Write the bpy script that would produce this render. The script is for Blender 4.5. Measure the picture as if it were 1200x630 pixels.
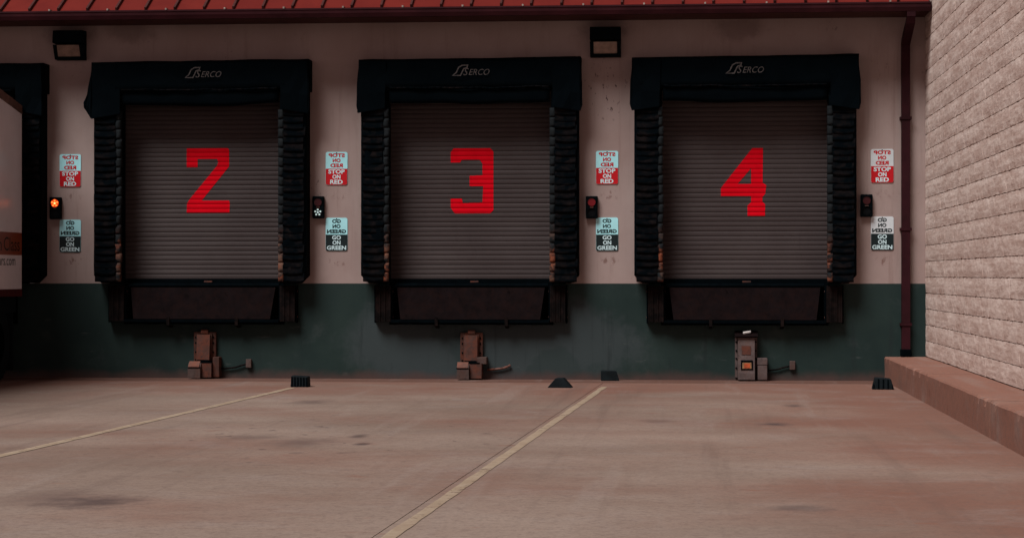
import bpy, bmesh, math, random
from mathutils import Vector, Matrix, noise
random.seed(7)
for o in list(bpy.data.objects): bpy.data.objects.remove(o)
SC = bpy.context.scene
COL = SC.collection
R = math.radians

# ------------------------------------------------------------------ camera
cd = bpy.data.cameras.new('camera'); cam = bpy.data.objects.new('camera', cd); COL.objects.link(cam)
cam.location = (0, -26.8, 1.33)
cam.rotation_euler = (R(90 + 0.187), 0, R(4.899))
cd.sensor_width = 36; cd.lens = 36 * 2450 / 1200
cd.clip_start = 0.1; cd.clip_end = 1500
SC.camera = cam
# ------------------------------------------------------------------ sky, sun, exposure (overcast)
SUN_EL, SUN_AZ = 54, 213          # azimuth measured from +Y clockwise: behind and left of the camera
w = bpy.data.worlds.new('World'); SC.world = w; w.use_nodes = True
nt = w.node_tree; bg = nt.nodes['Background']
sky = nt.nodes.new('ShaderNodeTexSky'); sky.sky_type = 'NISHITA'; sky.sun_disc = False
sky.sun_elevation = R(SUN_EL); sky.sun_rotation = R(SUN_AZ)
sky.air_density = 0.18; sky.dust_density = 0.15; sky.ozone_density = 0.6
hs = nt.nodes.new('ShaderNodeHueSaturation'); hs.inputs['Saturation'].default_value = 0.16
tint = nt.nodes.new('ShaderNodeMix'); tint.data_type = 'RGBA'; tint.blend_type = 'MULTIPLY'
tint.inputs[0].default_value = 1.0; tint.inputs[7].default_value = (1.0, 0.66, 0.60, 1)
nt.links.new(sky.outputs[0], hs.inputs['Color']); nt.links.new(hs.outputs[0], tint.inputs[6])
nt.links.new(tint.outputs[2], bg.inputs['Color']); bg.inputs['Strength'].default_value = 0.05
sl = bpy.data.lights.new('sun', 'SUN'); sl.energy = 1.5; sl.angle = R(28); sl.color = (1, 0.97, 0.955)
so = bpy.data.objects.new('sun', sl); COL.objects.link(so)
az = R(SUN_AZ); el = R(SUN_EL)
sdir = Vector((math.sin(az) * math.cos(el), math.cos(az) * math.cos(el), math.sin(el)))
so.rotation_euler = (-sdir).to_track_quat('-Z', 'Y').to_euler(); so.location = sdir * 40
SC.view_settings.view_transform = 'Standard'; SC.view_settings.look = 'None'
SC.view_settings.gamma = 1; SC.view_settings.exposure = 1.40
SC.view_settings.use_curve_mapping = False

# ------------------------------------------------------------------ material helpers
class NT:
    def __init__(s, name, rough=0.8, spec=0.3, metal=0.0):
        s.m = bpy.data.materials.new(name); s.m.use_nodes = True
        s.t = s.m.node_tree; s.b = s.t.nodes['Principled BSDF']
        s.b.inputs['Roughness'].default_value = rough
        s.b.inputs['Specular IOR Level'].default_value = spec
        s.b.inputs['Metallic'].default_value = metal
        s.pos = s.t.nodes.new('ShaderNodeNewGeometry').outputs['Position']
    def set(s, sock, v):
        if isinstance(v, bpy.types.NodeSocket): s.t.links.new(v, sock)
        elif isinstance(v, (tuple, list)) and len(v) == 3 and sock.type == 'RGBA': sock.default_value = (*v, 1)
        else: sock.default_value = v
    def math(s, op, a, b=0.0, c=None, clamp=False):
        n = s.t.nodes.new('ShaderNodeMath'); n.operation = op; n.use_clamp = clamp
        s.set(n.inputs[0], a); s.set(n.inputs[1], b)
        if c is not None: s.set(n.inputs[2], c)
        return n.outputs[0]
    def scale(s, v, k, off=(0, 0, 0)):
        n = s.t.nodes.new('ShaderNodeMapping'); s.set(n.inputs[0], v)
        n.inputs['Scale'].default_value = k; n.inputs['Location'].default_value = off
        return n.outputs[0]
    def noise(s, k=1.0, detail=5.0, rough=0.6, stretch=(1, 1, 1), off=(0, 0, 0), dist=0.0, vec=None):
        n = s.t.nodes.new('ShaderNodeTexNoise'); s.set(n.inputs['Vector'], s.scale(vec or s.pos, stretch, off))
        n.inputs['Scale'].default_value = k; n.inputs['Detail'].default_value = detail
        n.inputs['Roughness'].default_value = rough; n.inputs['Distortion'].default_value = dist
        return n.outputs[0]
    def ramp(s, v, lo, hi):
        n = s.t.nodes.new('ShaderNodeMapRange'); n.interpolation_type = 'SMOOTHSTEP'
        s.set(n.inputs[0], v); n.inputs[1].default_value = lo; n.inputs[2].default_value = hi
        return n.outputs[0]
    def mix(s, f, a, b, mode='MIX'):
        n = s.t.nodes.new('ShaderNodeMix'); n.data_type = 'RGBA'; n.blend_type = mode
        s.set(n.inputs[0], f); s.set(n.inputs[6], a); s.set(n.inputs[7], b)
        return n.outputs[2]
    def xyz(s):
        n = s.t.nodes.new('ShaderNodeSeparateXYZ'); s.set(n.inputs[0], s.pos); return n.outputs
    def blob(s, c, rx, ry, rz, wob=0.5, k=6.0, lo=1.0, hi=0.35):
        """ellipse mask with a noisy edge, world space"""
        v = s.scale(s.pos, (1 / rx, 1 / ry, 1 / rz), (-c[0] / rx, -c[1] / ry, -c[2] / rz))
        n = s.t.nodes.new('ShaderNodeVectorMath'); n.operation = 'LENGTH'; s.set(n.inputs[0], v)
        nz = s.math('MULTIPLY', s.math('SUBTRACT', s.noise(k, 6, 0.7), 0.5), wob * 2)
        return s.ramp(s.math('ADD', n.outputs['Value'], nz), lo, hi)
    def bump(s, h, strength=0.3, dist=0.01):
        n = s.t.nodes.new('ShaderNodeBump'); n.inputs['Strength'].default_value = strength
        n.inputs['Distance'].default_value = dist; s.set(n.inputs['Height'], h)
        s.t.links.new(n.outputs[0], s.b.inputs['Normal'])
    def color(s, c): s.set(s.b.inputs['Base Color'], c); return s.m
    def rnd(s): return s.t.nodes.new('ShaderNodeObjectInfo').outputs['Random']

def plain(name, c, rough=0.7, spec=0.3, metal=0.0, vary=0.35, k=9.0):
    n = NT(name, rough, spec, metal)
    dark = tuple(x * (1 - vary) for x in c); lite = tuple(min(1, x * (1 + vary * 0.6)) for x in c)
    col = n.mix(n.ramp(n.noise(k, 6, 0.65), 0.3, 0.72), dark, lite)
    n.bump(n.noise(k * 6, 4), 0.15, 0.004)
    n.color(col); return n.m

SIGN_X = [-8.106, -4.578, -1.074, 2.412]

def mat_cream():
    n = NT('cream_painted_wall', 0.75, 0.2)
    c = n.mix(n.ramp(n.noise(0.9, 6, 0.6), 0.3, 0.7), (0.275, 0.202, 0.184), (0.325, 0.254, 0.234))
    c = n.mix(n.math('MULTIPLY', n.ramp(n.noise(1.2, 8, 0.7, stretch=(3.5, 1, 0.5), off=(3, 0, 1)), 0.52, 0.78), 0.45), c, (0.17, 0.115, 0.10))
    # scuffed dark flecks, densest high up between docks three and four
    fleck = n.ramp(n.noise(20, 3, 0.6, stretch=(1, 1, 0.7)), 0.60, 0.66)
    area = n.math('MAXIMUM', n.blob((-1.08, 0, 3.72), 0.35, 2, 0.55, 0.5, 3), n.math('MULTIPLY', n.ramp(n.noise(1.4, 3, 0.5, off=(9, 0, 0)), 0.55, 0.75), 0.6))
    c = n.mix(n.math('MULTIPLY', fleck, area), c, (0.06, 0.035, 0.032))
    for i, x in enumerate(SIGN_X):
        for z, a in ((2.36, 0.55 if i in (0, 2) else 0.3), (1.52, 0.6)):
            m = n.blob((x + 0.03, 0, z), 0.15, 2, 0.075, 0.75, 14)
            sp = n.ramp(n.noise(17, 3, 0.6, stretch=(1, 1, 0.55), off=(0.3 * i, 0, 0)), 0.50, 0.62)
            c = n.mix(n.math('MULTIPLY', n.math('MULTIPLY', m, sp), a), c, (0.10, 0.035, 0.025))
    # grime above the lamps and near the eave hangers
    for x, z in ((-8.1, 4.5), (-1.1, 4.5), (-7.3, 4.53), (0.6, 4.5)):
        c = n.mix(n.math('MULTIPLY', n.blob((x, 0, z), 0.45, 2, 0.22, 0.7, 4), 0.45), c, (0.10, 0.06, 0.055))
    run = n.math('MULTIPLY', n.ramp(n.noise(2.2, 7, 0.7, stretch=(4, 1, 0.16), off=(1, 0, 7)), 0.54, 0.70), 0.30)
    c = n.mix(run, c, (0.15, 0.085, 0.07))
    c = n.mix(n.math('MULTIPLY', n.ramp(n.noise(11, 6, 0.7, off=(7, 0, 7)), 0.66, 0.72), 0.5), c, (0.12, 0.075, 0.065))
    n.bump(n.math('ADD', n.noise(4, 4), n.math('MULTIPLY', n.noise(60, 4), 0.4)), 0.25, 0.006)
    return n.color(c)

def mat_green():
    n = NT('green_painted_base', 0.7, 0.2)
    c = n.mix(n.ramp(n.noise(1.1, 5, 0.6, off=(2, 0, 0)), 0.3, 0.7), (0.008, 0.020, 0.019), (0.014, 0.029, 0.026))
    # repainted blue-grey patch under the middle dock and pale bloom low on the wall
    p = n.math('MULTIPLY', n.blob((-2.6, 0, 0.45), 2.2, 2, 0.75, 0.45, 1.6, 1.0, 0.7), 0.8)
    c = n.mix(p, c, (0.036, 0.048, 0.051))
    c = n.mix(n.math('MULTIPLY', n.ramp(n.noise(2.4, 6, 0.65, off=(5, 0, 3)), 0.55, 0.75), 0.4), c, (0.044, 0.056, 0.056))
    drip = n.ramp(n.noise(3, 4, 0.6, stretch=(3, 1, 0.22)), 0.55, 0.72)
    c = n.mix(n.math('MULTIPLY', drip, 0.45), c, (0.009, 0.015, 0.016))
    scr = n.ramp(n.noise(6, 6, 0.7, stretch=(0.35, 1, 1.6), off=(4, 0, 9)), 0.63, 0.69)
    c = n.mix(n.math('MULTIPLY', scr, 0.4), c, (0.07, 0.08, 0.078))
    c = n.mix(n.math('MULTIPLY', n.ramp(n.noise(0.9, 4, 0.5, off=(11, 0, 2)), 0.52, 0.56), 0.35), c, (0.010, 0.024, 0.022))
    z = n.xyz()[2]
    splash = n.math('MULTIPLY', n.ramp(n.math('ADD', z, n.math('MULTIPLY', n.noise(3, 5), 0.2)), 0.24, 0.08), 0.8)
    c = n.mix(splash, c, (0.075, 0.040, 0.035))
    n.bump(n.math('ADD', n.noise(5, 4), n.math('MULTIPLY', n.noise(50, 4), 0.4)), 0.3, 0.006)
    return n.color(c)

def mat_ground(name='apron_concrete', red=0.0, dark=1.0):
    n = NT(name, 0.78, 0.25)
    a = (0.20 * dark, 0.145 * dark, 0.115 * dark); b = (0.285 * dark, 0.218 * dark, 0.178 * dark)
    c = n.mix(n.ramp(n.noise(0.35, 10, 0.62, stretch=(0.8, 1, 1)), 0.34, 0.66), a, b)
    x, y, z = n.xyz()
    # iron-red silt: thin everywhere, thick near the wall foot and the kerb
    edge = n.math('ADD', n.ramp(y, -5.0, -0.3), n.ramp(x, -0.3, 2.6))
    silt = n.math('MULTIPLY', n.ramp(n.math('ADD', n.noise(0.45, 10, 0.62, off=(4, 2, 0), stretch=(0.8, 1, 1)), n.math('MULTIPLY', edge, 0.27)), 0.38, 0.84), 0.9)
    if red: silt = n.math('ADD', silt, red, clamp=True)
    c = n.mix(silt, c, (0.190 * dark, 0.088 * dark, 0.062 * dark))
    # pale washed streaks, dark tyre streaks, rust spots
    c = n.mix(n.math('MULTIPLY', n.ramp(n.noise(1.1, 9, 0.75, stretch=(0.8, 1, 1), off=(7, 1, 0)), 0.50, 0.74), 0.5), c, (0.28, 0.235, 0.215))
    c = n.mix(n.math('MULTIPLY', n.ramp(n.noise(1.5, 9, 0.75, stretch=(0.8, 1, 1), off=(1, 6, 0)), 0.60, 0.74), 0.5), c, (0.10, 0.068, 0.064))
    c = n.mix(n.math('MULTIPLY', n.ramp(n.noise(2.6, 5, 0.6, stretch=(0.6, 1, 1), off=(3, 9, 0)), 0.63, 0.74), 0.6), c, (0.20, 0.065, 0.035))
    c = n.mix(n.math('MULTIPLY', n.ramp(n.noise(9, 4, 0.6, stretch=(0.6, 1, 1), off=(8, 2, 0)), 0.70, 0.77), 0.65), c, (0.055, 0.038, 0.036))
    trk = n.ramp(n.noise(1.0, 6, 0.65, stretch=(2.6, 0.10, 1), off=(5, 0, 0)), 0.54, 0.70)
    c = n.mix(n.math('MULTIPLY', trk, 0.30), c, (0.10, 0.066, 0.055))
    trk2 = n.ramp(n.noise(1.3, 5, 0.6, stretch=(2.2, 0.14, 1), off=(11, 3, 0)), 0.56, 0.70)
    c = n.mix(n.math('MULTIPLY', trk2, 0.25), c, (0.30, 0.25, 0.22))
    # oil stains
    for p, rx, ry, s in (((-3.50, -14.75, 0), 0.32, 0.42, 0.85), ((-3.85, -14.5, 0), 0.40, 0.6, 0.4), ((0.62, -14.72, 0), 0.22, 0.22, 0.6), ((0.75, -7.9, 0), 0.17, 0.25, 0.9),
                         ((-2.75, -9.6, 0), 0.09, 0.25, 0.8), ((-2.6, -10.4, 0), 0.07, 0.2, 0.9), ((-3.1, -10.3, 0), 0.3, 0.6, 0.5), ((1.05, -5.2, 0), 0.13, 0.3, 0.7), ((-3.6, -9.8, 0), 0.3, 0.3, 0.5),
                         ((-4.0, -5.0, 0), 0.25, 0.5, 0.55), ((-0.3, -7.6, 0), 0.2, 0.3, 0.4)):
        c = n.mix(n.math('MULTIPLY', n.blob(p, rx, ry, 5, 0.9, 6, 1.25, 0.0), s), c, (0.060, 0.041, 0.041))
    dash = n.math('MULTIPLY', n.ramp(n.noise(4.5, 4, 0.55, off=(6, 6, 0)), 0.635, 0.68), n.math('ADD', 0.12, n.blob((-3.0, -9.8, 0), 2.2, 3.0, 5, 0.4, 0.6, 1.2, 0.4)))
    c = n.mix(n.math('MULTIPLY', dash, 0.75), c, (0.07, 0.048, 0.046))
    c = n.mix(n.math('MULTIPLY', n.ramp(n.noise(14, 6, 0.75, off=(2, 5, 0)), 0.46, 0.66), 0.42), c, (0.125, 0.083, 0.070))
    # small aggregate speckle
    c = n.mix(n.math('MULTIPLY', n.ramp(n.noise(45, 3, 0.6), 0.45, 0.62), 0.22), c, (0.10, 0.07, 0.062))
    n.bump(n.math('ADD', n.noise(3, 6, 0.7), n.math('MULTIPLY', n.noise(45, 5), 0.35)), 0.4, 0.012)
    return n.color(c)

def mat_block():
    n = NT('split_face_paint', 0.85, 0.15)
    r = n.rnd()
    c = n.mix(n.ramp(n.noise(13, 7, 0.75, stretch=(1, 0.10, 1)), 0.36, 0.66), (0.53, 0.40, 0.345), (0.75, 0.635, 0.57))
    c = n.mix(n.math('MULTIPLY', n.ramp(n.noise(1.6, 6, 0.7), 0.5, 0.75), 0.45), c, (0.74, 0.64, 0.585))
    c = n.mix(n.math('MULTIPLY', n.ramp(n.noise(36, 4, 0.7, stretch=(1, 0.10, 1)), 0.5, 0.64), 0.40), c, (0.30, 0.17, 0.135))
    c = n.mix(n.math('MULTIPLY', n.ramp(n.noise(2.6, 7, 0.75, stretch=(1, 0.5, 1), off=(0, 3, 1)), 0.6, 0.74), 0.55), c, (0.38, 0.20, 0.155))
    c = n.mix(n.math('MULTIPLY', r, 0.14), c, (0.3, 0.2, 0.165))
    n.bump(n.math('ADD', n.noise(26, 6, 0.7, stretch=(1, 0.14, 1)), n.math('MULTIPLY', n.noise(80, 4, stretch=(1, 0.16, 1)), 0.5)), 0.42, 0.010)
    return n.color(c)

def mat_rubber(name='black_rubber', wear_sheen=0.0):
    n = NT(name, 0.9, 0.04)
    c = n.mix(n.ramp(n.noise(5, 6, 0.7), 0.35, 0.75), (0.0001, 0.0014, 0.0025), (0.0005, 0.0021, 0.0033))
    if wear_sheen:
        w = n.math('MULTIPLY', n.ramp(n.noise(7, 6, 0.75, stretch=(0.8, 1, 1.6), off=(2, 0, 5)), 0.42, 0.72), wear_sheen)  # brown wear plus fold highlights, their sheen put into the colour
        c = n.mix(w, c, (0.018, 0.012, 0.011))
    n.bump(n.math('ADD', n.noise(6, 5), n.math('MULTIPLY', n.noise(40, 4), 0.3)), 0.4, 0.015)
    return n.color(c)

def mat_scuff():
    n = NT('scuffed_pad_edge', 0.85, 0.12)
    z = n.xyz()[2]
    low = n.ramp(n.math('ADD', z, n.math('MULTIPLY', n.noise(3, 4), 0.6)), 2.35, 1.75)
    k = n.math('MULTIPLY', n.ramp(n.noise(8, 5, 0.7, stretch=(0.7, 1, 1)), 0.40, 0.60), low)
    c = n.mix(k, (0.008, 0.0105, 0.012), n.mix(n.ramp(n.noise(5, 3, off=(5, 5, 5)), 0.42, 0.62), (0.11, 0.06, 0.043), (0.17, 0.05, 0.025)))
    n.bump(n.noise(20, 5), 0.4, 0.012)
    return n.color(c)

def mat_slat():
    n = NT('grey_painted_steel_slat', 0.6, 0.15)
    r = n.rnd()
    c = n.mix(n.ramp(n.noise(0.8, 5, 0.6), 0.3, 0.7), (0.042, 0.032, 0.032), (0.058, 0.047, 0.046))
    c = n.mix(n.math('MULTIPLY', r, 0.45), c, (0.036, 0.026, 0.025))
    c = n.mix(n.math('MULTIPLY', n.ramp(n.noise(3.5, 6, 0.7, stretch=(0.35, 1, 2)), 0.55, 0.75), 0.4), c, (0.036, 0.023, 0.021))
    c = n.mix(n.math('MULTIPLY', n.ramp(n.noise(2.0, 6, 0.7, stretch=(3, 1, 0.4), off=(4, 0, 4)), 0.60, 0.72), 0.35), c, (0.03, 0.022, 0.022))
    n.bump(n.noise(12, 4), 0.12, 0.004)
    return n.color(c)

def mat_numeral():
    n = NT('red_stencil_paint', 0.7, 0.04)
    c = n.mix(n.ramp(n.noise(4, 5), 0.3, 0.7), (0.52, 0.0010, 0.008), (0.58, 0.0014, 0.010))
    return n.color(c)

def mat_rust(name, base=(0.17, 0.11, 0.095), rust=(0.20, 0.065, 0.035), amt=0.5, spec=0.2):
    n = NT(name, 0.8, spec)
    c = n.mix(n.ramp(n.noise(7, 6, 0.7), 0.3, 0.7), tuple(x * 0.6 for x in base), base)
    c = n.mix(n.math('MULTIPLY', n.ramp(n.noise(9, 6, 0.75, off=(3, 3, 3)), 0.42, 0.62), amt), c, rust)
    c = n.mix(n.math('MULTIPLY', n.ramp(n.noise(16, 5, 0.7, off=(1, 8, 3)), 0.58, 0.7), 0.7), c, tuple(x * 0.25 for x in base))
    n.bump(n.noise(30, 5, 0.7), 0.4 if spec > 0.1 else 0.08, 0.006)
    return n.color(c)

def mat_roof():
    n = NT('red_roof_metal', 0.6, 0.15)
    r = n.rnd()
    c = n.mix(n.ramp(n.noise(1.5, 6, 0.7), 0.3, 0.7), (0.115, 0.010, 0.0075), (0.15, 0.015, 0.010))
    c = n.mix(n.math('MULTIPLY', r, 0.35), c, (0.09, 0.008, 0.007))
    n.bump(n.noise(3, 3), 0.1, 0.01)
    return n.color(c)

def mat_line():
    n = NT('worn_yellow_paint', 0.7, 0.25)
    c = n.mix(n.ramp(n.noise(4, 6, 0.7), 0.35, 0.7), (0.33, 0.25, 0.175), (0.41, 0.325, 0.24))
    c = n.mix(n.math('MULTIPLY', n.ramp(n.noise(2, 6, 0.7, off=(2, 2, 2)), 0.5, 0.75), 0.6), c, (0.24, 0.15, 0.11))
    n.color(c)
    wear = n.ramp(n.math('ADD', n.noise(9, 8, 0.8), n.math('MULTIPLY', n.noise(0.9, 3), 0.35)), 0.535, 0.61)
    n.set(n.b.inputs['Alpha'], n.math('ADD', n.math('MULTIPLY', wear, 0.68), 0.18))
    return n.m

def emit(name, c, s):
    n = NT(name, 0.4); n.color(c); n.b.inputs['Emission Color'].default_value = (*c, 1); n.b.inputs['Emission Strength'].default_value = s
    return n.m

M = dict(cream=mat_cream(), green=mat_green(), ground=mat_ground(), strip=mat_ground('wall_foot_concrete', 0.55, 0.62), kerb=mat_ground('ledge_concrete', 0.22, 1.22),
         sub=plain('joint_filler', (0.02, 0.013, 0.012)), block=mat_block(), mortar=plain('painted_mortar', (0.34, 0.26, 0.23), 0.9, 0.1, 0, 0.7, 6),
         rubber=mat_rubber(), pleat=mat_rubber('worn_sheen_rubber', 0.6), scuff=mat_scuff(), slat=mat_slat(), red=mat_numeral(),
         bumper=mat_rust('scraped_bumper_rubber', (0.006, 0.005, 0.005), (0.016, 0.009, 0.008), 0.6, 0.03), steel=plain('black_steel', (0.0008, 0.0022, 0.0032), 0.85, 0.02),
         lip=mat_rust('dark_leveler_steel', (0.008, 0.005, 0.0055), (0.012, 0.0055, 0.005), 0.5, 0.03), tab=mat_rust('rusty_tab', (0.14, 0.07, 0.055), (0.19, 0.06, 0.035), 0.6),
         rusty=mat_rust('rusty_restraint', (0.066, 0.031, 0.024), (0.105, 0.027, 0.013), 0.65), grey=mat_rust('grey_restraint', (0.105, 0.078, 0.074), (0.08, 0.04, 0.03), 0.4),
         pale=mat_rust('bare_pale_steel', (0.085, 0.058, 0.052), (0.08, 0.033, 0.022), 0.4), orange=plain('orange_sticker', (0.34, 0.055, 0.012), 0.5, 0.3, 0, 0.6, 30),
         yellow=plain('yellow_sticker', (0.20, 0.105, 0.045), 0.5, 0.3), white=plain('white_scrap', (0.62, 0.58, 0.56), 0.6, 0.3, 0, 0.15),
         roof=mat_roof(), gutter=plain('maroon_gutter', (0.034, 0.007, 0.010), 0.6, 0.12, 0, 0.3, 3), downspout=plain('maroon_downspout', (0.024, 0.0045, 0.007), 0.7, 0.1, 0, 0.35, 3),
         soffit=plain('maroon_soffit', (0.06, 0.018, 0.016), 0.7, 0.2), signpale=plain('pale_sign_sheet', (0.38, 0.76, 0.81), 0.5, 0.3, 0, 0.06, 5), signwarm=plain('faded_sign_sheet', (0.55, 0.60, 0.62), 0.45, 0.3, 0, 0.08, 5),
         signred=plain('red_sign_sheet', (0.46, 0.004, 0.010), 0.45, 0.3, 0, 0.06, 5), signdark=plain('dark_sign_sheet', (0.004, 0.014, 0.016), 0.45, 0.3, 0, 0.1, 5),
         textpale=plain('pale_sign_ink', (0.55, 0.74, 0.77), 0.5, 0.2, 0, 0.05), textred=plain('red_sign_ink', (0.45, 0.010, 0.015), 0.5, 0.2, 0, 0.05), textdark=plain('dark_sign_ink', (0.006, 0.016, 0.018), 0.5, 0.2, 0, 0.05),
         logo=plain('faded_logo_ink', (0.060, 0.052, 0.050), 0.7, 0.2, 0, 0.4, 25), trailer=plain('white_trailer_skin', (0.80, 0.76, 0.79), 0.25, 0.4, 0, 0.05, 2),
         tribbon=plain('orange_ribbon_print', (0.26, 0.062, 0.028), 0.3, 0.4, 0, 0.1), trail=plain('brown_reflection_rail', (0.13, 0.07, 0.055), 0.5, 0.3), trailred=plain('red_trailer_rail', (0.07, 0.012, 0.012), 0.5, 0.2),
         chassis=plain('black_chassis', (0.006, 0.010, 0.012), 0.7, 0.1), housing=plain('black_lamp_housing', (0.0012, 0.0035, 0.005), 0.7, 0.04), lens=plain('beige_lamp_lens', (0.22, 0.15, 0.115), 0.3, 0.4, 0, 0.25, 14),
         strap=plain('pale_strap', (0.30, 0.24, 0.21), 0.6, 0.2), line=mat_line(),
         led_o=emit('lit_amber_led', (1.0, 0.16, 0.025), 0.9), led_oc=emit('lit_amber_led_core', (1.0, 0.45, 0.14), 1.1), led_w=emit('lit_white_led', (0.6, 0.8, 0.8), 0.08), led_r=emit('lit_red_led', (0.13, 0.003, 0.006), 0.03),
         led_dim=emit('dim_red_led', (0.035, 0.003, 0.005), 0.008), led_off=plain('unlit_led', (0.004, 0.005, 0.006), 0.5, 0.05), hotspot=emit('amber_lens_glow', (0.9, 0.08, 0.012), 0.12))

# ------------------------------------------------------------------ mesh helpers
def new_mesh(bm, name, mat, smooth=False):
    me = bpy.data.meshes.new(name)
    bmesh.ops.recalc_face_normals(bm, faces=bm.faces)
    bm.to_mesh(me); bm.free()
    if mat is not None: me.materials.append(mat)
    if smooth:
        for p in me.polygons: p.use_smooth = True
    return me
def link(name, me, parent=None, loc=None):
    o = bpy.data.objects.new(name, me); COL.objects.link(o)
    if parent: o.parent = parent
    if loc: o.location = loc
    return o
def obj(name, bm, mat, parent=None, loc=None, smooth=False):
    return link(name, new_mesh(bm, name, mat, smooth), parent, loc)
def thing(name, label, cat, loc=(0, 0, 0), group=None, rz=0):
    o = bpy.data.objects.new(name, None); COL.objects.link(o); o.location = loc; o.rotation_euler.z = rz
    o.empty_display_size = 0.1
    return tag(o, label, cat, group)
def tag(o, label=None, cat=None, group=None, kind=None):
    if label: o['label'] = label
    if cat: o['category'] = cat
    if group: o['group'] = group
    if kind: o['kind'] = kind
    return o
def box(bm, x0, x1, y0, y1, z0, z1, bevel=0.0):
    t = bmesh.new()
    bmesh.ops.create_cube(t, size=1)
    for v in t.verts:
        v.co = Vector((x0 + (v.co.x + .5) * (x1 - x0), y0 + (v.co.y + .5) * (y1 - y0), z0 + (v.co.z + .5) * (z1 - z0)))
    if bevel: bmesh.ops.bevel(t, geom=list(t.edges), offset=bevel, segments=2, affect='EDGES', profile=0.6)
    me = bpy.data.meshes.new('t'); t.to_mesh(me); t.free(); bm.from_mesh(me); bpy.data.meshes.remove(me)
    return bm
def B(*a, bevel=0.0): return box(bmesh.new(), *a, bevel=bevel)
def prism(pts, axis, a, b, bm=None):
    """polygon extruded along axis; pts are the two other coordinates in x,y,z order"""
    bm = bm or bmesh.new()
    def P(p, d):
        return {'x': (d, p[0], p[1]), 'y': (p[0], d, p[1]), 'z': (p[0], p[1], d)}[axis]
    A = [bm.verts.new(P(p, a)) for p in pts]; Bv = [bm.verts.new(P(p, b)) for p in pts]
    n = len(pts)
    bm.faces.new(A); bm.faces.new(Bv[::-1])
    for i in range(n): bm.faces.new((A[i], A[(i + 1) % n], Bv[(i + 1) % n], Bv[i]))
    return bm
def cyl(bm, p, q, r, seg=14, r2=None):
    p = Vector(p); q = Vector(q); d = q - p
    m = Matrix.Translation((p + q) / 2) @ d.to_track_quat('Z', 'Y').to_matrix().to_4x4()
    bmesh.ops.create_cone(bm, cap_ends=True, segments=seg, radius1=r, radius2=r if r2 is None else r2, depth=d.length, matrix=m)
    return bm
def tube(pts, r, seg=8):
    bm = bmesh.new()
    for a, b in zip(pts, pts[1:]): cyl(bm, a, b, r, seg)
    return bm
def rrect(w, h, r, seg=5, corners=(1, 1, 1, 1)):
    """rounded rectangle outline, centred, corners order: tr, tl, bl, br"""
    out = []
    for (sx, sz, a0), c in zip(((1, 1, 0), (-1, 1, 90), (-1, -1, 180), (1, -1, 270)), corners):
        cx, cz = sx * (w / 2 - r), sz * (h / 2 - r)
        if not c: out.append((sx * w / 2, sz * h / 2)); continue
        for k in range(seg + 1):
            a = R(a0 + 90 * k / seg); out.append((cx + r * math.cos(a), cz + r * math.sin(a)))
    return out
def glyphs(body, bold=0.0, shear=0.0):
    """text as flat vertices and faces, x right / y up, starting at 0"""
    cu = bpy.data.curves.new('t', 'FONT'); cu.body = body; cu.size = 1; cu.offset = bold; cu.shear = shear; cu.resolution_u = 3; cu.fill_mode = 'FRONT'
    o = bpy.data.objects.new('t', cu); COL.objects.link(o)
    dg = bpy.context.evaluated_depsgraph_get(); dg.update()
    me = bpy.data.meshes.new_from_object(o.evaluated_get(dg))
    vs = [(v.co.x, v.co.y) for v in me.vertices]; fs = [tuple(p.vertices) for p in me.polygons]
    bpy.data.objects.remove(o); bpy.data.curves.remove(cu); bpy.data.meshes.remove(me)
    x0 = min(v[0] for v in vs); x1 = max(v[0] for v in vs); y0 = min(v[1] for v in vs); y1 = max(v[1] for v in vs)
    return vs, fs, (x0, x1, y0, y1)
def lettering(bm, body, width, height, fn, mirror=False, bold=0.02, shear=0.0, fit=True):
    """text scaled into width x height box centred at 0, placed through fn(u, v) -> xyz"""
    vs, fs, (x0, x1, y0, y1) = glyphs(body, bold, shear)
    kx, ky = width / (x1 - x0), height / (y1 - y0)
    nv = []
    for x, y in vs:
        u = (x - (x0 + x1) / 2) * kx; v = (y - (y0 + y1) / 2) * ky
        nv.append(bm.verts.new(fn(-u if mirror else u, v)))
    for f in fs:
        try: bm.faces.new([nv[i] for i in f])
        except ValueError: pass
    return bm

# ------------------------------------------------------------------ ground
def sheet(x0, x1, y0, y1, z):
    bm = bmesh.new(); bm.faces.new([bm.verts.new(p) for p in ((x0, y0, z), (x1, y0, z), (x1, y1, z), (x0, y1, z))]); return bm
ground = tag(obj('ground', sheet(-700, 700, -700, 700, -0.03), M['sub']), kind='structure')
def jx(y): return -1.125 - 0.034 * (-y - 1.73)       # slab joint that runs beside the middle line
def slab(pts): return prism(pts, 'z', -0.12, 0.0)
Y1, Y2 = -0.80, -0.812
slabs = [[(-30, Y2), (jx(Y2) - 0.003, Y2), (jx(-45) - 0.003, -45), (-30, -45)],
         [(jx(Y2) + 0.003, Y2), (12, Y2), (12, -45), (jx(-45) + 0.003, -45)]]
for s in slabs: obj('concrete_slab', slab(s), M['ground'], ground)
obj('concrete_strip', slab([(-30, 0.05), (2.6, 0.05), (2.6, Y1), (-30, Y1)]), M['strip'], ground)
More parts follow.
